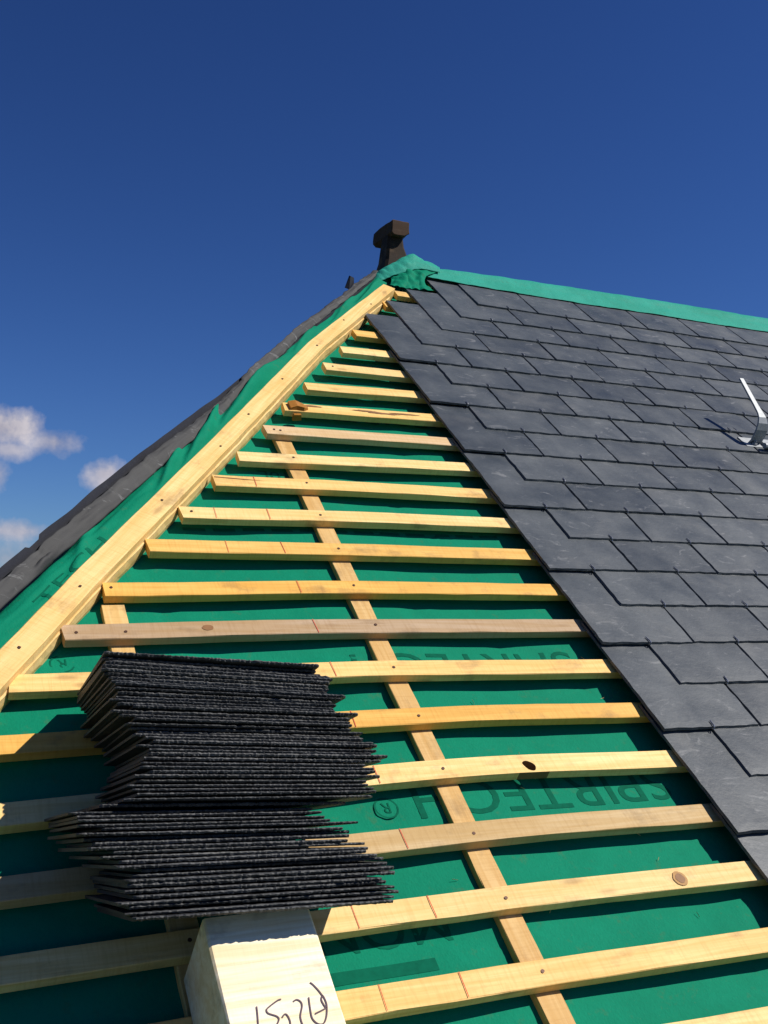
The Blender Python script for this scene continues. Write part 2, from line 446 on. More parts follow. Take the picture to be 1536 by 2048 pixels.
# ------------------------------------------------------------------ underlay rolled over the hip
def hip_pt(t, s):
    """s runs across: from under the hip board, over the hip and down the other side"""
    prof = [(0.0, 0.030, -0.034), (0.05, 0.064, -0.030), (0.085, 0.092, -0.022), (0.115, 0.118, -0.018), (0.145, 0.138, -0.030), (0.19, 0.158, -0.062), (0.26, 0.19, -0.115)]
    e = interp([(p[0], p[1]) for p in prof], s); n = interp([(p[0], p[2]) for p in prof], s)
    e += board_e(t) * 0.6
    k = min(1.0, max(0.0, (s - 0.04) / 0.04))
    w = noise.noise(Vector((t * 6, s * 22, 0.7))) * 0.007 + noise.noise(Vector((t * 17 + s * 40, s * 60, 4))) * 0.0032
    for (tc_, sc, sl_, wd_, h) in ((0.55, 0.12, 0.5, .018, .010), (1.05, 0.120, 0.9, .015, .018), (1.22, 0.11, 1.1, .014, .016), (1.33, 0.125, 0.8, .013, .018), (1.52, 0.105, 2.0, .018, .022), (1.62, 0.095, 2.2, .016, .016), (1.70, 0.12, 2.0, .012, .012), (2.1, 0.11, 1.2, .014, .010), (2.5, 0.10, 1.8, .014, .012), (2.75, 0.08, 2.5, .013, .014)):
        dd = (s - sc) - (t - tc_) / (sl_ * 4.0)
        if abs(t - tc_) < 0.25:
            w += h * math.exp(-(dd / wd_) ** 2) * math.cos((t - tc_) / 0.25 * math.pi / 2)
    return hp(t, e + k * w * 0.3, n + k * w)
bm = bmesh.new()
g = {}
NT, NS = 300, 44
for i in range(NT + 1):
    for j in range(NS + 1):
        g[i, j] = bm.verts.new(hip_pt(-0.9 + 3.93 * i / NT, 0.26 * j / NS))
for i in range(NT):
    for j in range(NS):
        bm.faces.new((g[i, j], g[i + 1, j], g[i + 1, j + 1], g[i, j + 1]))
hun = build('hip_underlay', bm, M_MEMB, None, ROOF.copy(), True)
tag(hun, 'rumpled green underlay strip rolled over the hip left of the timber board', 'underlay')
def hip_print(txt, t0, s0, size, length):
    def fn(x, y):
        p = hip_pt(t0 + x * length, s0 + y)
        return p + (Vector((0, 0, 1)) * 0.8 + E_ * 0.35) * 0.0011
    me_fn = fn
    me = text_mesh(txt, size)
    w = max(v.co.x for v in me.vertices)
    bm = bmesh.new(); bm.from_mesh(me); bpy.data.meshes.remove(me)
    for _ in range(2):
        bmesh.ops.subdivide_edges(bm, edges=[e for e in bm.edges if e.calc_length() > 0.012], cuts=1)
    bmesh.ops.triangulate(bm, faces=bm.faces)
    for v in bm.verts: v.co = me_fn(v.co.x / w, v.co.y)
    build('lettering', bm, M_PRINT2, hun)
hip_print('TECH', 0.30, 0.062, 0.055, 0.30)

# ------------------------------------------------------------------ old lead flashing along the hip
LB = [(-0.9, 0.150), (0.24, 0.148), (0.48, 0.147), (0.653, 0.143), (0.866, 0.143), (1.312, 0.130), (1.53, 0.140), (2.109, 0.150), (2.861, 0.124), (3.05, 0.122)]
LTe = [(-0.9, 0.206), (0.313, 0.198), (0.513, 0.197), (0.74, 0.195), (0.936, 0.192), (1.18, 0.183), (1.452, 0.176), (1.724, 0.180), (1.969, 0.182), (2.172, 0.180), (2.433, 0.169), (2.724, 0.161), (2.93, 0.155), (3.05, 0.150)]
LTn = [(-0.9, 0.012), (0.313, 0.006), (0.74, 0.004), (0.936, 0.002), (1.18, -0.003), (1.452, -0.008), (1.724, -0.004), (2.172, -0.003), (2.433, -0.012), (2.724, -0.016), (2.93, -0.018), (3.05, -0.02)]
def lead_pt(t, s):
    eb = interp(LB, t); et = interp(LTe, t); tn = interp(LTn, t)
    drop = 0.008 if t < 1.6 else 0.0
    w = noise.noise(Vector((t * 5, s * 2, 9))) * 0.0022 + noise.noise(Vector((t * 22, s * 6, 3))) * 0.0012
    for st_ in (0.44, 0.95, 1.44, 1.66, 2.05, 2.42, 2.72):
        w += 0.004 * (1 if 0 < t - st_ < 0.25 else 0) * (1 - (t - st_) / 0.25 if 0 < t - st_ < .25 else 0)
    w += 0.014 * math.exp(-((t - 0.42) / 0.03) ** 2) * math.exp(-((s - 0.18) / 0.15) ** 2)
    if s < 0.0: s = 0.0
    if s <= 1:
        et2 = et - 0.005 + 0.0050 * noise.noise(Vector((t * 24, 8, 0))) + 0.0025 * noise.noise(Vector((t * 7, 2, 0)))
        e = eb + 0.003 * noise.noise(Vector((t * 18, 1, 0))) * (1 - s) + (et2 - 0.83 * drop - eb) * s; n = -0.020 + (tn - 0.56 * drop + 0.020) * s
        n += 0.012 * math.sin(s * math.pi) * 0.3
        return hp(t, e + w * 0.2, n + w)
    s -= 1
    return hp(t, et - 0.83 * drop + 0.012 * s + 0.09 * s, tn - 0.56 * drop - 0.19 * s * s - 0.01 * s + w * (1 - s))
bm = bmesh.new(); g = {}
NT, NS = 420, 16
for i in range(NT + 1):
    for j in range(NS + 1):
        t = -0.9 + 3.93 * i / NT
        s = 1.0 * j / NS
        t2 = t + 0.006 * noise.noise(Vector((t * 30, 0, 0)))
        g[i, j] = bm.verts.new(lead_pt(t2, s))
for i in range(NT):
    for j in range(NS):
        bm.faces.new((g[i, j], g[i + 1, j], g[i + 1, j + 1], g[i, j + 1]))
lead = build('lead_flashing', bm, M_LEAD, None, ROOF.copy(), True)
md = lead.modifiers.new('thick', 'SOLIDIFY'); md.thickness = 0.004; md.offset = -1
tag(lead, 'dented grey lead flashing peeled up along the outer side of the hip', 'flashing')
bm = bmesh.new()  # old slate edges, their bluish shade put into the dark colour
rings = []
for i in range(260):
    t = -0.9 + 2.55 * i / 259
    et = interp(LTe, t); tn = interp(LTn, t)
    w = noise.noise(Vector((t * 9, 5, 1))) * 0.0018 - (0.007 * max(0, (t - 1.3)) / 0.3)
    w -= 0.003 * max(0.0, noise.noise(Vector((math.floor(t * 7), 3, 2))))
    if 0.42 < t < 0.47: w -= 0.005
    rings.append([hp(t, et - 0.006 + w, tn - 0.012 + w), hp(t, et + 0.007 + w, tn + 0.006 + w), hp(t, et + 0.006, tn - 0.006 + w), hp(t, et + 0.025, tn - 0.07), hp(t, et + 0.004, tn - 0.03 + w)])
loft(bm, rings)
tag(build('shaded_slate_edging', bm, M_OLD_SHADE, None, ROOF.copy()), 'line of old slate edges just beyond the lead flashing, painted dark bluish as shade', 'slate edging')
bm = bmesh.new(); rings = []  # black strip added as the dark shade below the lead's lower edge
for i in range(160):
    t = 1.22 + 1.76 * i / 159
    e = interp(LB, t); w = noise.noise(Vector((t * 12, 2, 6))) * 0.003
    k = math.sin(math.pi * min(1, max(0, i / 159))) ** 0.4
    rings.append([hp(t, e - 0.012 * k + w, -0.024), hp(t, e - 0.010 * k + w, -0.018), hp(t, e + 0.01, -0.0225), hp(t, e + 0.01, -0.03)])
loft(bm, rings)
tag(build('lead_shade_strip', bm, M_OLD_SHADE, None, ROOF.copy()), 'thin black strip added as shade between lead flashing and green hip underlay', 'felt')
bm = bmesh.new()
loft(bm, [[hp(2.72, 0.160, -0.02), hp(2.80, 0.165, -0.02), hp(2.80, 0.18, -0.015), hp(2.72, 0.18, -0.02)], [hp(2.755, 0.178, 0.022), hp(2.80, 0.172, 0.004), hp(2.805, 0.18, 0.0), hp(2.765, 0.186, 0.018)]])
tag(build('slate_fragment', bm, M_OLD_SHADE, None, ROOF.copy()), 'small pointed black slate fragment sticking up behind the flashing near the finial', 'slate fragment')

# ------------------------------------------------------------------ counter battens
def beam(name, L, w, h, mats, seg=14, jit=0.0007, ch=0.0012, bow=None, taper=0.0, parent=None, mw=None, marks=None, endcut=0.0):
    """sawn timber along +x, its upper edge at y=0, running down to y=-w; top at z=0"""
    bm = bmesh.new(); rings = []
    seed = random.random() * 99
    for i in range(seg + 1):
        x = L * i / seg
        b = bow(x) if bow else 0.0
        j = lambda k: noise.noise(Vector((x * 14, k * 3.1, seed))) * jit * 2
        pr = [(-ch, 0), (-w + ch, 0), (-w, -ch), (-w, -h + ch), (-w + ch, -h), (-ch, -h), (0, -h + ch), (0, -ch)]
        rings.append([(x + (endcut * y if i == 0 else 0), y + b + j(k), z + (j(k + 20) if z > -h * .5 else 0)) for k, (y, z) in enumerate(pr)])
    loft(bm, rings)
    if marks: marks(bm, bow or (lambda x: 0.0))
    return build(name, bm, mats, parent, mw)
def nails(parent, spots):
    for x, y in spots:
        bm = bmesh.new()
        disc(bm, (0, 0), 0.0036, 0.0014, 9, jit=0.15)
        tube(bm, [(0, 0, -0.012), (0, 0, 0.0012)], 0.0032, 7)
        o = build('nail', bm, M_NAIL, parent)
        o.location = (x, y, 0)
def wood_obj(o, c): o.color = (*c, 1)
WOODS = dict(pale=(0.84, 0.56, 0.215), cream=(0.86, 0.62, 0.275), yellow=(0.80, 0.49, 0.14), orange=(0.76, 0.44, 0.105), pink=(0.68, 0.50, 0.30), grey=(0.42, 0.30, 0.19), tan=(0.56, 0.40, 0.20), dark=(0.035, 0.023, 0.016))
cb = beam('counter_batten', 2.25, 0.050, 0.0165, M_WOOD, seg=40, bow=lambda x: 0.004 * math.sin(x * 2.2), mw=roof_at(0.050, -2.72, -0.0215, math.pi / 2) @ Matrix.Translation((0, 0.05, 0)))
# upper edge of the beam frame points to -u, so its left edge sits at u = 0
wood_obj(cb, (0.62, 0.40, 0.16))
tag(cb, 'long counter batten running up the slope under the middle of the battens', 'counter batten', 'counter battens under the battens')
cb2 = beam('counter_batten', 1.45, 0.050, 0.0165, M_WOOD, seg=30, mw=roof_at(-0.547, -2.72, -0.0215, math.pi / 2) @ Matrix.Translation((0, 0.05, 0)))
wood_obj(cb2, (0.70, 0.47, 0.19))
tag(cb2, 'short counter batten showing above the slate pile beside the hip board', 'counter batten', 'counter battens under the battens')
cb3 = beam('counter_batten', 3.2, 0.050, 0.0165, M_WOOD, seg=30, mw=roof_at(0.80, -2.72, -0.0215, math.pi / 2) @ Matrix.Translation((0, 0.05, 0)))
wood_obj(cb3, (0.62, 0.42, 0.18))
tag(cb3, 'counter batten in the shadow under the bare edge of the slating', 'counter batten', 'counter battens under the battens')

# ------------------------------------------------------------------ hip board
bm = bmesh.new(); rings = []
n_top = 0.020
for i in range(90):
    t = BOARD[0][0] + (T_TOP - BOARD[0][0]) * i / 89
    e0 = board_e(t) + noise.noise(Vector((t * 9, 0, 0))) * 0.0012
    w = 0.058 + noise.noise(Vector((t * 5, 3, 0))) * 0.002 - 0.006 * (t / T_TOP)
    j = lambda k: noise.noise(Vector((t * 20, k * 2.7, 5))) * 0.0012
    pr = [(0.0015, n_top), (w - 0.002, n_top), (w, n_top - 0.002), (w + 0.001, -0.042), (0.002, -0.042), (0.0, n_top - 0.024), (0.0, n_top - 0.0015)]
    # the lower lift of the side is rougher and stands a touch proud
    rings.append([(t, e0 + e + (j(k) * 1.5 if n < 0 else j(k) * .4), n + j(k + 9) * (.4 if n > 0 else 0)) for k, (e, n) in enumerate(pr)])
loft(bm, rings)
hb_m = ROOF @ Matrix(((D.x, E_.x, 0, O.x), (D.y, E_.y, 0, O.y), (0, 0, 1, 0), (0, 0, 0, 1)))
hb = build('hip_board', bm, M_WOOD, None, hb_m)
wood_obj(hb, (0.86, 0.60, 0.255))
tag(hb, 'wide pale timber board running up along the hip to the apex', 'hip board')
for t in (0.12, 0.36, 0.78, 1.13, 1.36, 1.66, 2.0, 2.3, 2.55):
    bm = bmesh.new(); disc(bm, (0, 0), 0.0036, 0.0016, 9, jit=.2); tube(bm, [(0, 0, -0.01), (0, 0, 0.0012)], 0.003, 6)
    o = build('nail', bm, M_NAIL, hb); o.location = (t, board_e(t) + random.uniform(0.012, 0.032), n_top)
# rough packing strip let in along the foot of the board, seen between the batten ends
bm = bmesh.new(); rings = []
for i in range(150):
    t = BOARD[0][0] + (T_TOP - 0.05 - BOARD[0][0]) * i / 149
    e0 = board_e(t)
    j = lambda k: noise.noise(Vector((t * 26, k * 2.7, 8))) * 0.0022
    rings.append([(t, e0 + 0.004, -0.004), (t, e0 - 0.0035 + j(1), -0.0055 + j(2)), (t, e0 - 0.006 + j(3), -0.026), (t, e0 - 0.004 + j(4), -0.042), (t, e0 + 0.004, -0.042)])
loft(bm, rings)
ps = build('packing_strip', bm, M_WOOD, hb); wood_obj(ps, (0.70, 0.50, 0.22))

# ------------------------------------------------------------------ roof battens
def hip_u(v, e):     # u of a line parallel to the hip at offset e
    t = (v - O.y - e * E_.y) / D.y
    return O.x + D.x * t + e * E_.x
# left end u, list of (u, v of the upper edge), tint, label
UR = 3.45
BT = [
 ([(1.055, .878), (1.6, .872)], 'orange', 'stub of orange batten peeping out beside the topmost slate'),
 ([(0.838, .728), (1.1, .722)], 'pale', 'very short batten nearest the apex, just below the green patch'),
 ([(0.737, .596), (0.9, .592)], 'yellow', 'short batten with a split end, second below the apex patch'),
 ([(0.626, .446), (0.8, .444)], 'yellow', 'short batten meeting the first full-length slate at the bare edge'),
 ([(0.508, .290), (0.62, .296)], 'yellow', 'short shaded batten tucked under the upper slates near the hip board'),
 ([(0.411, .139), (0.604, .146)], 'cream', 'pale batten whose right end meets the second step of the slate edge'),
 ([(0.301, -.006), (0.608, -.003)], 'cream', 'pale short batten, sixth down from the apex beside the hip board'),
 ([(0.188, -.166), (0.606, -.144)], 'pale', 'clean pale batten directly above the batten with the brown broken end'),
 ([(0.074, -.314), (0.611, -.297)], 'pale', 'pale batten with brown stain and a broken resinous left end'),
 ([(-.028, -.463), (0.605, -.445)], 'pink', 'pinkish batten under the stained one, at the top of the counter batten'),
 ([(-.144, -.623), (0.608, -.591)], 'cream', 'pale batten with a split left end, second down across the counter batten'),
 ([(-.243, -.752), (0.16, -.740), (0.604, -.738)], 'pale', 'batten with a long dark crack in its upper left edge'),
 ([(-.363, -.908), (0.111, -.891), (0.603, -.887)], 'cream', 'pale batten with two red pencil lines, above the dashed underlay print'),
 ([(-.470, -1.051), (0.062, -1.040), (0.593, -1.037)], 'yellow', 'yellowish batten with two red pencil lines, below the dashed underlay print'),
 ([(-.592, -1.221), (-.055, -1.195), (0.6, -1.192)], 'orange', 'golden batten at the head of the short counter batten'),
 ([(-.697, -1.363), (-.162, -1.341), (0.587, -1.337)], 'grey', 'weathered grey-brown batten just above the slate pile'),
 ([(-.806, -1.511), (-.084, -1.483), (0.589, -1.490)], 'pale', 'pale batten beside the topmost slates of the pile'),
 ([(-.90, -1.672), (-.128, -1.636), (0.233, -1.632), (0.591, -1.643)], 'orange', 'orange-yellow batten, second down behind the slate pile'),
 ([(-1.0, -1.835), (-.149, -1.790), (0.163, -1.782), (0.592, -1.798)], 'cream', 'pale batten pierced by a dark knot hole'),
 ([(-1.1, -1.985), (-.204, -1.950), (0.204, -1.945), (0.584, -1.953)], 'tan', 'dull tan batten below the one with the knot hole'),
 ([(-1.2, -2.130), (-.287, -2.101), (0.125, -2.097), (0.586, -2.105)], 'cream', 'pale batten with a round brown knot near the slates'),
 ([(-1.3, -2.275), (-.337, -2.253), (0.044, -2.252), (0.543, -2.257)], 'pale', 'long pale batten crossing right of the lettered timber block'),
 ([(-1.4, -2.42), (0.179, -2.400), (0.427, -2.407)], 'cream', 'lowest batten, cut by the bottom edge of the view'),
]
BW, BH = 0.0485, 0.0210
def batten_bow(pts):
    x0, y0 = pts[0]
    q = [(u - x0, v - y0) for u, v in pts]
    q.append((q[-1][0] + 0.5, q[-1][1])); q.append((q[-1][0] + 4, q[-1][1]))
    def f(x):
        # smoothed piecewise linear
        return sum(interp(q, max(0.0, x + d)) for d in (-.12, -.06, 0, .06, .12)) / 5 - (0 if x > .12 else 0)
    return f
M_RIB = [M_WOOD, M_RED, M_KNOT, M_RESIN, M_BLEED_SHADE]
for k, (pts, tint, lab) in enumerate(BT):
    x0, y0 = pts[0]
    if k >= 1 and k < 17:
        x0 = max(x0, hip_u(y0 - BW, -0.010 + board_e((Vector((x0, y0, 0)) - O).dot(D))) - 0.012)
    bow = batten_bow([(x0, y0)] + pts[1:])
    L = UR - x0 if k > 4 else UR - x0
    def marks(bm, bow, k=k, x0=x0, y0=y0):
        def line(u, w=0.0011):
            x = u - x0; s = random.uniform(-.003, .003)
            if x < 0.02: return
            y = bow(x)
            vs = [bm.verts.new(p) for p in ((x, y - .001, .0016), (x + w, y - .001, .0016), (x + s + w, y - BW + .001, .0016), (x + s, y - BW + .001, .0016))]
            bm.faces.new(vs).material_index = 1
        if k >= 11: line(-0.128 - 0.0012 * (k - 11), 0.0016)
        if k in (12, 13, 17, 18, 20, 21, 22): line(-0.272 - 0.0018 * (k - 12), 0.0012)
        if k == 20: disc(bm, (0.413 - x0, bow(.413 - x0) - .026), 0.016, 0.0014, 18, 2, 0.017, 0.05); disc(bm, (0.413 - x0, bow(.413 - x0) - .026), 0.0105, 0.0019, 16, 4, 0.011, 0.08)
        if k == 15: disc(bm, (-0.385 - x0, bow(-.385 - x0) - .022), 0.013, 0.0014, 16, 4, 0.009, 0.1)
        if k == 8:
            for (a, b_, c, d) in ((.30, .40, -.010, -.024), (.36, .47, -.018, -.032), (.44, .54, -.014, -.024), (.12, .20, -.004, -.018)):
                cc = ((a + b_) / 2 - x0, bow((a + b_) / 2 - x0) + (c + d) / 2)
                disc(bm, cc, (b_ - a) / 2, 0.0014, 22, 4, (c - d) / 3.2, 0.25)
        if k == 11:
            vs = [bm.verts.new(p) for p in ((0.004, -.012, .0014), (.09, bow(.09) - .018, .0014), (.15, bow(.15) - .020, .0014), (.09, bow(.09) - .0155, .0014), (0.004, -.008, .0014))]
            bm.faces.new(vs).material_index = 4
    if k == 18:       # the knot hole goes right through: outline with a hole, extruded
        cu = bpy.data.curves.new('b', 'CURVE'); cu.dimensions = '2D'; cu.fill_mode = 'BOTH'; cu.extrude = BH / 2 - 0.0006; cu.bevel_depth = 0.0006
        sp = cu.splines.new('POLY')
        xs = [L * i / 60 for i in range(61)]
        out = [(x, bow(x)) for x in xs] + [(x, bow(x) - BW) for x in reversed(xs)]
        sp.points.add(len(out) - 1)
        for p, (x, y) in zip(sp.points, out): p.co = (x, y, 0, 1)
        sp.use_cyclic_u = True
        s2 = cu.splines.new('POLY'); hx = 0.219 - x0; hy = bow(hx) - 0.031
        ho = [(hx + (0.0145 * math.cos(q)) * (1 + .1 * math.sin(3 * q)), hy + 0.0140 * math.sin(q) - 0.004 * math.cos(q)) for q in [2 * math.pi * i / 18 for i in range(18)]]
        s2.points.add(17)
        for p, (x, y) in zip(s2.points, ho): p.co = (x, y, 0, 1)
        s2.use_cyclic_u = True
        to = bpy.data.objects.new('b', cu); COL.objects.link(to); bpy.context.view_layer.update()
        me = bpy.data.meshes.new_from_object(to.evaluated_get(bpy.context.evaluated_depsgraph_get()))
        bpy.data.objects.remove(to); bpy.data.curves.remove(cu)
        bm = bmesh.new(); bm.from_mesh(me); bpy.data.meshes.remove(me)
        for f in bm.faces:
            c = f.calc_center_median(); f.normal_update()
            f.material_index = 4 if abs(f.normal.z) < .5 and (Vector((c.x - hx, c.y - hy)).length < .02) else 0  # hole walls coloured darker to stand for the shade inside
        for v in bm.verts: v.co.z -= BH / 2
        marks(bm, bow)
        o = build('roof_batten', bm, M_RIB, None, roof_at(x0, y0, 0))
    else:
        o = beam('roof_batten', L, BW + random.uniform(-.001, .001), BH, M_RIB, seg=46, bow=bow, mw=roof_at(x0, y0, 0), marks=marks, endcut=random.uniform(-.12, .10))
    c = WOODS[tint]; f = random.uniform(.94, 1.05)
    wood_obj(o, tuple(x * f for x in c))
    tag(o, lab, 'batten', 'roof battens across the slope')
    sp = []
    if k >= 9: sp.append((0.018 - x0 + random.uniform(-.006, .006), bow(0.02 - x0) - random.uniform(.018, .030)))
    if 14 <= k: sp.append((-0.57 - x0 + random.uniform(-.006, .006), bow(-.57 - x0) - random.uniform(.018, .030)))
    if 4 <= k <= 16 and k % 3 == 0: sp.append((0.030, bow(.03) - random.uniform(.015, .03)))
    nails(o, sp)
# broken resinous stub nailed at the end of the stained batten
OS = .74
bm = bmesh.new()
loft(bm, [[(0, 0, 0.001), (0, -.044, 0.001), (0, -.044, .010), (0, 0, .012)], [(.03, .004, 0.001), (.03, -.040, 0.001), (.03, -.036, .016), (.03, .002, .018)], [(.062, -.002, 0.001), (.06, -.044, 0.001), (.06, -.040, .013), (.062, -.004, .010)], [(.085, -.014, 0.001), (.082, -.032, 0.001), (.082, -.030, .004), (.085, -.016, .004)]])
for v in bm.verts: v.co = (v.co.x * OS, v.co.y * .86, v.co.z * .8 + .0004)
st = build('timber_offcut', bm, M_RESIN, None, roof_at(0.088, -.320, 0.0))
tag(st, 'broken orange-brown timber offcut on the left end of the stained batten', 'offcut')
bm = bmesh.new()
loft(bm, [[(0, 0, -.026), (0, -.012, -.024), (0, -.010, -.004), (0, 0, -.004)], [(.024, 0, -.022), (.026, -.011, -.020), (.022, -.010, -.002), (.022, 0, -.002)]])
o = build('splintered_end', bm, M_RESIN, st); o.location = (0.008, -0.0495, 0)

# ------------------------------------------------------------------ slates
G_, W_, GAP, TH, LEN = 0.15, 0.293, 0.0058, 0.0068, 0.40
def slate_mesh(L, seed, w=W_ - GAP, th=TH, na=14, nb=20, rag=0.0014):
    """u across (0..w), v from the tail (0) up to the head (L); chipped, bevelled edges"""
    rnd = random.Random(seed)
    bm = bmesh.new()
    top, bot = {}, {}
    def edge(x, y):
        dx = dy = 0.0
        if x in (0, na): dx = rnd.uniform(-rag, rag) * .8
        if y in (0, nb): dy = rnd.uniform(-rag, rag)
        return dx, dy
    warp = (rnd.uniform(-.0012, .0012), rnd.uniform(-.001, .001))
    for i in range(na + 1):
        for j in range(nb + 1):
            x, y = w * i / na, L * j / nb
            dx, dy = edge(i, j)
            border = i in (0, na) or j in (0, nb)
            z = noise.noise(Vector((x * 9, y * 9, seed * 3.7))) * 0.0007 + warp[0] * (2 * x / w - 1) * (2 * y / L - 1)
            ins = 0.0026
            cx = (ins if i == 0 else -ins if i == na else 0); cy = (ins if j == 0 else -ins if j == nb else 0)
            top[i, j] = bm.verts.new((x + dx + cx * rnd.uniform(.3, 1), y + dy + cy * rnd.uniform(.3, 1), th + z - (0.0004 if border else 0)))
            bot[i, j] = bm.verts.new((x + dx, y + dy, z * .5))
    for i in range(na):
        for j in range(nb):
            bm.faces.new((top[i, j], top[i + 1, j], top[i + 1, j + 1], top[i, j + 1]))
            bm.faces.new((bot[i, j], bot[i, j + 1], bot[i + 1, j + 1], bot[i + 1, j]))
    for i in range(na):
        bm.faces.new((bot[i, 0], bot[i + 1, 0], top[i + 1, 0], top[i, 0])); bm.faces.new((bot[i + 1, nb], bot[i, nb], top[i, nb], top[i + 1, nb]))
    for j in range(nb):
        bm.faces.new((bot[0, j + 1], bot[0, j], top[0, j], top[0, j + 1])); bm.faces.new((bot[na, j], bot[na, j + 1], top[na, j + 1], top[na, j]))
    return bm
def hook_mesh():
    bm = bmesh.new(); r = 0.0016
    tube(bm, [(0, .035, -.0012), (0, .004, -.0012), (0, -.0035, .0006), (0, -.0048, .0040), (0, -.0035, .0078), (0, .002, .0098), (0, .010, .0092), (0, .019, .0098)], [r, r, r, r, r, r * 1.1, r * 1.2, r * .8], 6)
    return bm
variants = []
for s in range(7):
    o = build('roof_slate', slate_mesh(LEN, s), M_SLATE, None, None); variants.append(o.data); bpy.data.objects.remove(o)
o = build('hook', hook_mesh(), M_HOOK); hook_me = o.data; bpy.data.objects.remove(o)
o = build('s', slate_mesh(0.305, 77), M_SLATE); short_me = o.data; bpy.data.objects.remove(o)
def slate_at(me, u, tail, idx, j, lab, extra=0.0, rz=0.0, hook=True):
    ang = math.atan2(2 * TH, 2 * G_)
    n0 = 0.0042 + 2 * TH * 1.04 + extra
    o = bpy.data.objects.new('roof_slate', me); COL.objects.link(o)
    o.matrix_world = roof_at(u, tail, n0, rz) @ Matrix.Rotation(-ang, 4, 'X')
    tag(o, lab, 'slate', 'slates hung on the front slope')
    if hook:
        h = bpy.data.objects.new('hook', hook_me); COL.objects.link(h); h.parent = o
        h.location = (W_ / 2 - GAP / 2 + random.uniform(-.003, .003), 0, 0); h.rotation_euler = (0, 0, random.uniform(-.2, .2))
    return o
TAIL0, U0 = 0.044, 0.600
rs = random.Random(5)
count = 0
for j in range(-4, 17):
    tail = TAIL0 - G_ * j + rs.uniform(-.001, .001)
    start = U0 + (W_ / 2 if j % 2 else 0.0)
    if j < 0: start = U0 + (W_ / 2) * (-j)
    ulim = min(3.6, 0.70 + 0.785 * (tail + 2.1) + 0.80)
    ulim = max(ulim, start + 1.5 * W_)
    i = 0
    while start + i * W_ < ulim:
        u = start + i * W_ + GAP / 2 + rs.uniform(-.0012, .0012)
        row = j + 5
        lab = 'dark grey slate, %s from the bare left edge, %s course below the ridge' % (ORD[i + 1], ORD[row])
        me = short_me if j == -4 else variants[rs.randrange(7)]
        slate_at(me, u, tail + rs.uniform(-.0015, .0015), i, j, lab, rs.uniform(0, .0009), rs.uniform(-.004, .004))
        count += 1; i += 1

# ------------------------------------------------------------------ ridge membrane and the wrapped apex
def cloth(name, rows, mat, lab, cat, sub=6, amp=0.004, freq=14, th=0.0015, seed=1.0, crease=False):
    """bilinear-smoothed grid through the given rows of points, with wrinkles"""
    bm = bmesh.new(); g = []
    def cat_row(r, m):
        out = []
        for a in range(len(r) - 1):
            p0, p1, p2, p3 = (Vector(r[max(a - 1, 0)]), Vector(r[a]), Vector(r[a + 1]), Vector(r[min(a + 2, len(r) - 1)]))
            for q in range(m):
                t = q / m
                out.append(0.5 * ((2 * p1) + (-p0 + p2) * t + (2 * p0 - 5 * p1 + 4 * p2 - p3) * t * t + (-p0 + 3 * p1 - 3 * p2 + p3) * t ** 3))
        out.append(Vector(r[-1])); return out
    R1 = [cat_row(r, sub * 2) for r in rows]
    colz = list(zip(*R1))
    C1 = [cat_row(list(c), sub) for c in colz]
    vs = []
    def wr(p):
        if crease:
            return (abs(noise.noise(p * freq + Vector((seed, 0, 0)))) * 2.2 - .6) + .8 * abs(noise.noise(p * freq * .6 + Vector((0, seed, 0)))) + .25 * noise.noise(p * freq * 3)
        return noise.noise(p * freq + Vector((seed, 0, 0))) + .5 * noise.noise(p * freq * 2.3 + Vector((0, seed, 0)))
    for c in C1:
        vs.append([bm.verts.new(p + Vector((0, 0.3, 1)).normalized() * amp * wr(p)) for p in c])
    for a, b_ in zip(vs, vs[1:]):
        for q in range(len(a) - 1): bm.faces.new((a[q], a[q + 1], b_[q + 1], b_[q]))
    o = build(name, bm, mat, None, ROOF.copy(), True)
    md = o.modifiers.new('thick', 'SOLIDIFY'); md.thickness = th; md.offset = 0
    return tag(o, lab, cat)
us = [1.02, 1.15, 1.4, 1.645, 1.9, 2.2, 2.55, 2.92, 3.3, 3.9]
bot_v = [.885, .870, .853, .848, .842, .846, .835, .836, .828, .830]
top_v = [.945, .962, .974, .982, .986, .988, .985, .980, .976, .97]
rows = [[(u, bv, .0215) for u, bv in zip(us, bot_v)],
        [(u, (bv + tv) / 2, .029) for u, bv, tv in zip(us, bot_v, top_v)],
        [(u, tv, .036) for u, tv in zip(us, top_v)],
        [(u, tv + .04, .0) for u, tv in zip(us, top_v)],
        [(u, tv + .055, -.11) for u, tv in zip(us, top_v)]]
cloth('ridge_underlay', rows, M_MEMB2, 'bright green membrane strip folded over the ridge above the slates', 'underlay', 9, 0.0026, 15, 0.0009, seed=3)
rows = [[(.835, .775, .002), (.855, .757, .008), (.90, .748, .010), (.945, .752, .011), (.985, .745, .013), (1.022, .744, .016)],
        [(.85, .80, -.004), (.885, .80, .010), (.925, .80, .015), (.96, .80, .018), (.985, .80, .024), (1.005, .805, .020)],
        [(.872, .85, -.005), (.915, .86, .012), (.95, .865, .026), (.985, .87, .022), (1.01, .872, .036), (1.035, .868, .030)],
        [(.885, .89, -.01), (.925, .92, .012), (.97, .93, .028), (1.015, .94, .040), (1.06, .93, .038), (1.11, .92, .034)]]
cloth('apex_underlay', rows, M_MEMB, 'crumpled green membrane patch at the apex under the finial', 'underlay', 9, 0.0065, 24, 0.0008, seed=8, crease=True)
ftop = [(.700, .800, -.135), (.756, .859, -.099), (.801, .899, -.052), (.843, .936, -.009), (.929, .973, .035), (1.0, .999, .064), (1.066, .986, .050), (1.13, .973, .035)]
fbot = [(.690, .745, -.105), (.746, .809, -.080), (.796, .842, -.042), (.844, .865, -.015), (.892, .882, .005), (.959, .899, .025), (1.020, .915, .040), (1.112, .912, .040)]
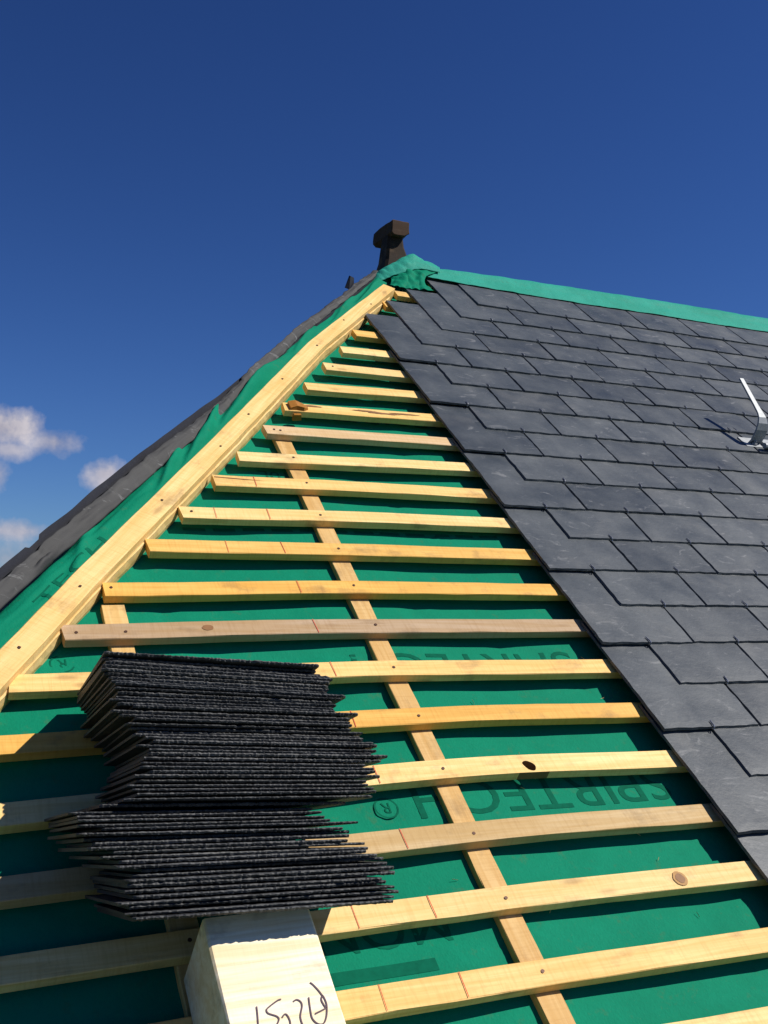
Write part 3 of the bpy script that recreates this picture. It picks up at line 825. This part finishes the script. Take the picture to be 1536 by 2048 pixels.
mid = [tuple(a * .5 + b_ * .5 + (0, .004, .010)[i] for i, (a, b_) in enumerate(zip(p, q))) for p, q in zip(ftop, fbot)]
back = [(p[0] + .004, p[1] + .03, p[2] - .035) for p in ftop]
hem = [(q[0], q[1] + .016, q[2] - .004) for q in fbot]
cloth('underlay_flap', [back, ftop, mid, fbot, hem], M_MEMB2, 'light green membrane flap wrapped across the apex at the foot of the finial', 'underlay', 8, 0.0035, 24, 0.0008, seed=5, crease=True)

# ------------------------------------------------------------------ finial
fin = empty('timber_finial', Matrix.Translation((0.95, 0.80, 0.58)))
tag(fin, 'weathered dark timber finial post with a block on top, at the roof apex', 'finial')
bm = bmesh.new()
def fr(z, xa, xb, ya, yb, c=.01): return [(x - .95, y - .80, z - .58) for x, y in ((xa + c, ya), (xb - c, ya), (xb, ya + c), (xb, yb - c), (xb - c, yb), (xa + c, yb), (xa, yb - c), (xa, ya + c))]
loft(bm, [fr(.50, .868, 1.055, .735, .88), fr(.60, .884, 1.034, .745, .865), fr(.68, .900, 1.013, .752, .85), fr(.745, .909, .990, .757, .838), fr(.790, .914, .982, .760, .83)])
for v in bm.verts: v.co += Vector((noise.noise(v.co * 30), noise.noise(v.co * 31 + Vector((4, 0, 0))), 0)) * .006
o = build('post', bm, M_OAK, fin); o.color = (.030, .020, .015, 1)
bm = bmesh.new()
xa, xb, za, zb, c = .912, 1.0, .780, .848, .016
sec = lambda y, g: [(xa - .95 + g, y - .8, za + .012 - .58), (xa - .95 + .012, y - .8, za - .58 + g), (xb - .95 - c * 1.6, y - .8, za - .58 + g), (xb - .95 - g, y - .8, za + c - .58), (xb - .95 - g, y - .8, zb - .006 - .58), (xb - .95 - .006, y - .8, zb - .58 - g), (xa - .95 + .006, y - .8, zb - .58 - g), (xa - .95 + g, y - .8, zb - .006 - .58)]
loft(bm, [sec(.728, .004), sec(.732, 0), sec(.79, .001), sec(.85, 0), sec(.915, .0), sec(.92, .004)])
bmesh.ops.subdivide_edges(bm, edges=[e for e in bm.edges if e.calc_length() > .03], cuts=2)
for v in bm.verts: v.co += Vector((noise.noise(v.co * 24), 0, noise.noise(v.co * 27 + Vector((4, 0, 0))))) * .0045
o = build('cap_block', bm, M_OAK, fin); o.color = (.060, .034, .022, 1)

# ------------------------------------------------------------------ roof safety hook
rh = empty('roof_hook', roof_at(1.94, -.335, .022))
tag(rh, 'galvanised steel roof hook bolted over the slates near the right edge', 'roof hook')
bm = bmesh.new()
path = [(-.004, .004), (-.010, .018), (-.011, .040), (-.008, .062), (.002, .085), (.018, .101), (.036, .109), (.075, .121), (.140, .142), (.204, .163)]
rings = []
for i, (v, n) in enumerate(path):
    a = Vector(path[max(i - 1, 0)]); b_ = Vector(path[min(i + 1, len(path) - 1)])
    tg = (b_ - a).normalized(); nr = Vector((-tg.y, tg.x)) * .0035
    w = (.024, .026, .027, .026, .022, .017, .013, .0105, .0095, .009)[i]
    rings.append([(-w, v + nr.x, n + nr.y), (w, v + nr.x, n + nr.y), (w, v - nr.x, n - nr.y), (-w, v - nr.x, n - nr.y)])
loft(bm, rings)
build('arm', bm, M_ZINC, rh)
bm = bmesh.new()
box(bm, (-.055, -.035, .0), (.20, .030, .005), .0012)
box(bm, (.03, -.045, .0055), (.20, .000, .016), .003)
build('base_plate', bm, M_ZINC, rh)
bm = bmesh.new()
tube(bm, [(.005, -.052, .022), (.06, -.050, .026), (.20, -.040, .030)], .011, 10)
build('clamp_bar', bm, M_ZINC, rh)
bm = bmesh.new()
tube(bm, [(-.01, -.018, .005), (-.01, -.018, .012)], .011, 6); tube(bm, [(-.01, -.018, .012), (-.01, -.018, .020)], .006, 8)
build('bolt', bm, M_ZINC, rh)
# cut slate packed under the hook
o = slate_at(variants[2], 1.735, -.262, 0, 0, 'dark slate lifted slightly and set askew just left of the steel roof hook', 0.0035, -.012)

# ------------------------------------------------------------------ timber block carrying the pile
bm = bmesh.new()
bw, bh = .167, .150
rings = []
for i in range(26):
    y = -.70 * i / 25
    j = lambda k: noise.noise(Vector((y * 9, k * 2, 1))) * .0012
    x1 = bw; 
    rings.append([(0 + j(0), y, 0.0), (0 + j(1), y, bh - .003), (.003, y, bh), (x1 - .004, y, bh + j(2) * .5), (x1 + j(3), y, bh - .004), (x1 + j(4), y, 0.0)])
loft(bm, rings)
blk = build('timber_block', bm, M_BLOCK, None, roof_at(-.598, -2.200, .0015))
wood_obj(blk, (.88, .79, .60))
tag(blk, 'pale timber block with handwritten marks, propping the foot of the slate pile', 'timber block')
STROKES = [[(-.533, -2.316), (-.5345, -2.327), (-.538, -2.345)],
 [(-.494, -2.311), (-.5, -2.312), (-.516, -2.32), (-.52, -2.324), (-.518, -2.329), (-.507, -2.335), (-.506, -2.341), (-.514, -2.350), (-.52, -2.356)],
 [(-.5, -2.338), (-.496, -2.334), (-.492, -2.335), (-.49, -2.345), (-.493, -2.358)],
 [(-.477, -2.317), (-.471, -2.315), (-.466, -2.319), (-.466, -2.326), (-.473, -2.341), (-.473, -2.356)],
 [(-.452, -2.314), (-.455, -2.332), (-.456, -2.346), (-.45, -2.355), (-.442, -2.356), (-.435, -2.348), (-.43, -2.336), (-.428, -2.326), (-.43, -2.315), (-.434, -2.321), (-.432, -2.331), (-.431, -2.334), (-.45, -2.34)],
 [(-.443, -2.292), (-.439, -2.297), (-.434, -2.306), (-.430, -2.316)]]
bm = bmesh.new()
for S in STROKES:
    fine = []
    for a in range(len(S) - 1):
        p0, p1, p2, p3 = (Vector(S[max(a - 1, 0)]), Vector(S[a]), Vector(S[a + 1]), Vector(S[min(a + 2, len(S) - 1)]))
        for q in range(5):
            t = q / 5
            fine.append(0.5 * ((2 * p1) + (-p0 + p2) * t + (2 * p0 - 5 * p1 + 4 * p2 - p3) * t * t + (-p0 + 3 * p1 - 3 * p2 + p3) * t ** 3))
    fine.append(Vector(S[-1]))
    prev = None
    for i, p in enumerate(fine):
        d = (fine[min(i + 1, len(fine) - 1)] - fine[max(i - 1, 0)]).normalized(); nr = Vector((-d.y, d.x)) * .0010
        a = bm.verts.new((.001 + (p.x + .579) * .96 + nr.x, p.y - .033 + nr.y + 2.200, bh + .0012)); b_ = bm.verts.new((.001 + (p.x + .579) * .96 - nr.x, p.y - .033 - nr.y + 2.200, bh + .0012))
        if prev: bm.faces.new((prev[0], prev[1], b_, a))
        prev = (a, b_)
build('handwriting', bm, M_INK, blk)

# ------------------------------------------------------------------ pile of loose slates
def pile_mesh(seed):
    rnd = random.Random(seed)
    L, Dp, th = .418, .255, .0047
    na = 120
    bm = bmesh.new()
    rings = []
    for i in range(na + 1):
        x = -L / 2 + L * i / na
        f = abs(noise.noise(Vector((x * 30, seed * 2.3, 0)))) * .003 + rnd.uniform(0, .0034)
        if i in (0, na): f += .006 * rnd.random()
        zt = rnd.uniform(-.0005, .0003); zb = rnd.uniform(-.0002, .0009)
        # front edge is hand dressed: ragged and undercut
        rings.append([(x, f + .0012 + rnd.uniform(0, .001), th + zt), (x, f, th * .62 + rnd.uniform(-.0006, .0006)), (x, f + .0016 + rnd.uniform(0, .002), zb), (x + 0, Dp, 0), (x, Dp, th)])
    loft(bm, rings)
    return bm
pv = []
for s in range(8):
    o = build('loose_slate', pile_mesh(s), M_EDGE); pv.append(o.data); bpy.data.objects.remove(o)
NP = 62
PV = [(0.0, -2.236), (1.0, -1.700)]
PU = [(0, -.518), (.05, -.512), (.15, -.505), (.22, -.545), (.25, -.552), (.30, -.560), (.355, -.575), (.37, -.573), (.385, -.478), (.44, -.474), (.52, -.462), (.56, -.444), (.63, -.450), (.70, -.462), (.78, -.480), (.85, -.485), (.93, -.490), (1, -.487)]
rp = random.Random(21)
REC = [(.12, .150, .016), (.335, .350, .014), (.36, .382, .030), (.655, .685, .018), (.80, .82, .008), (.965, .985, .012), (.26, .275, .012), (.18, .20, .009)]
for i in range(NP):
    f = i / (NP - 1)
    a = R_(40.0 - 8.0 * f ** 1.5)
    n_out = .255 * math.cos(a) + .004
    v_out = interp(PV, f) - (n_out - .2) * .95
    rec = rp.uniform(-.0045, .0045) + .004 * noise.noise(Vector((f * 14, 0, 3)))
    for lo, hi, d in REC:
        if lo <= f <= hi: rec += d
    uc = interp(PU, f) + rp.uniform(-.010, .010) + .012 * noise.noise(Vector((f * 22, 1, 0)))
    stray = {4: .016, 9: .012, 13: .018, 18: .02, 30: .014, 37: .02, 46: .016, 52: .022, 59: .012}
    if i in stray: uc += stray[i]
    roll = R_(2.2 + 2.2 * f + 0.8 * noise.noise(Vector((f * 5, 7, 0)))) 
    yaw = R_(rp.uniform(-1.1, 1.1))
    din = Vector((0, math.sin(a), -math.cos(a))); upv = Vector((0, math.cos(a), math.sin(a))); ux = Vector((1, 0, 0))
    pos = Vector((uc, v_out, n_out)) + din * rec
    M = Matrix(((ux.x, din.x, upv.x, pos.x), (ux.y, din.y, upv.y, pos.y), (ux.z, din.z, upv.z, pos.z), (0, 0, 0, 1)))
    M = ROOF @ M @ Matrix.Rotation(roll + R_(rp.uniform(-.22, .22)), 4, 'Y') @ Matrix.Rotation(yaw, 4, 'Z') @ Matrix.Diagonal((rp.uniform(.93, 1.02), 1, rp.uniform(.85, 1.22), 1))
    o = bpy.data.objects.new('loose_slate', pv[rp.randrange(8)]); COL.objects.link(o); o.matrix_world = M
    lab = 'loose dark slate lying flat in the tall ragged pile on the battens'
    if i == 0: lab = 'lowest loose slate of the pile, lying directly over the timber block'
    if i == NP - 1: lab = 'topmost loose slate of the pile, under the weathered grey-brown batten'
    tag(o, lab, 'slate', 'loose slates piled on the battens')
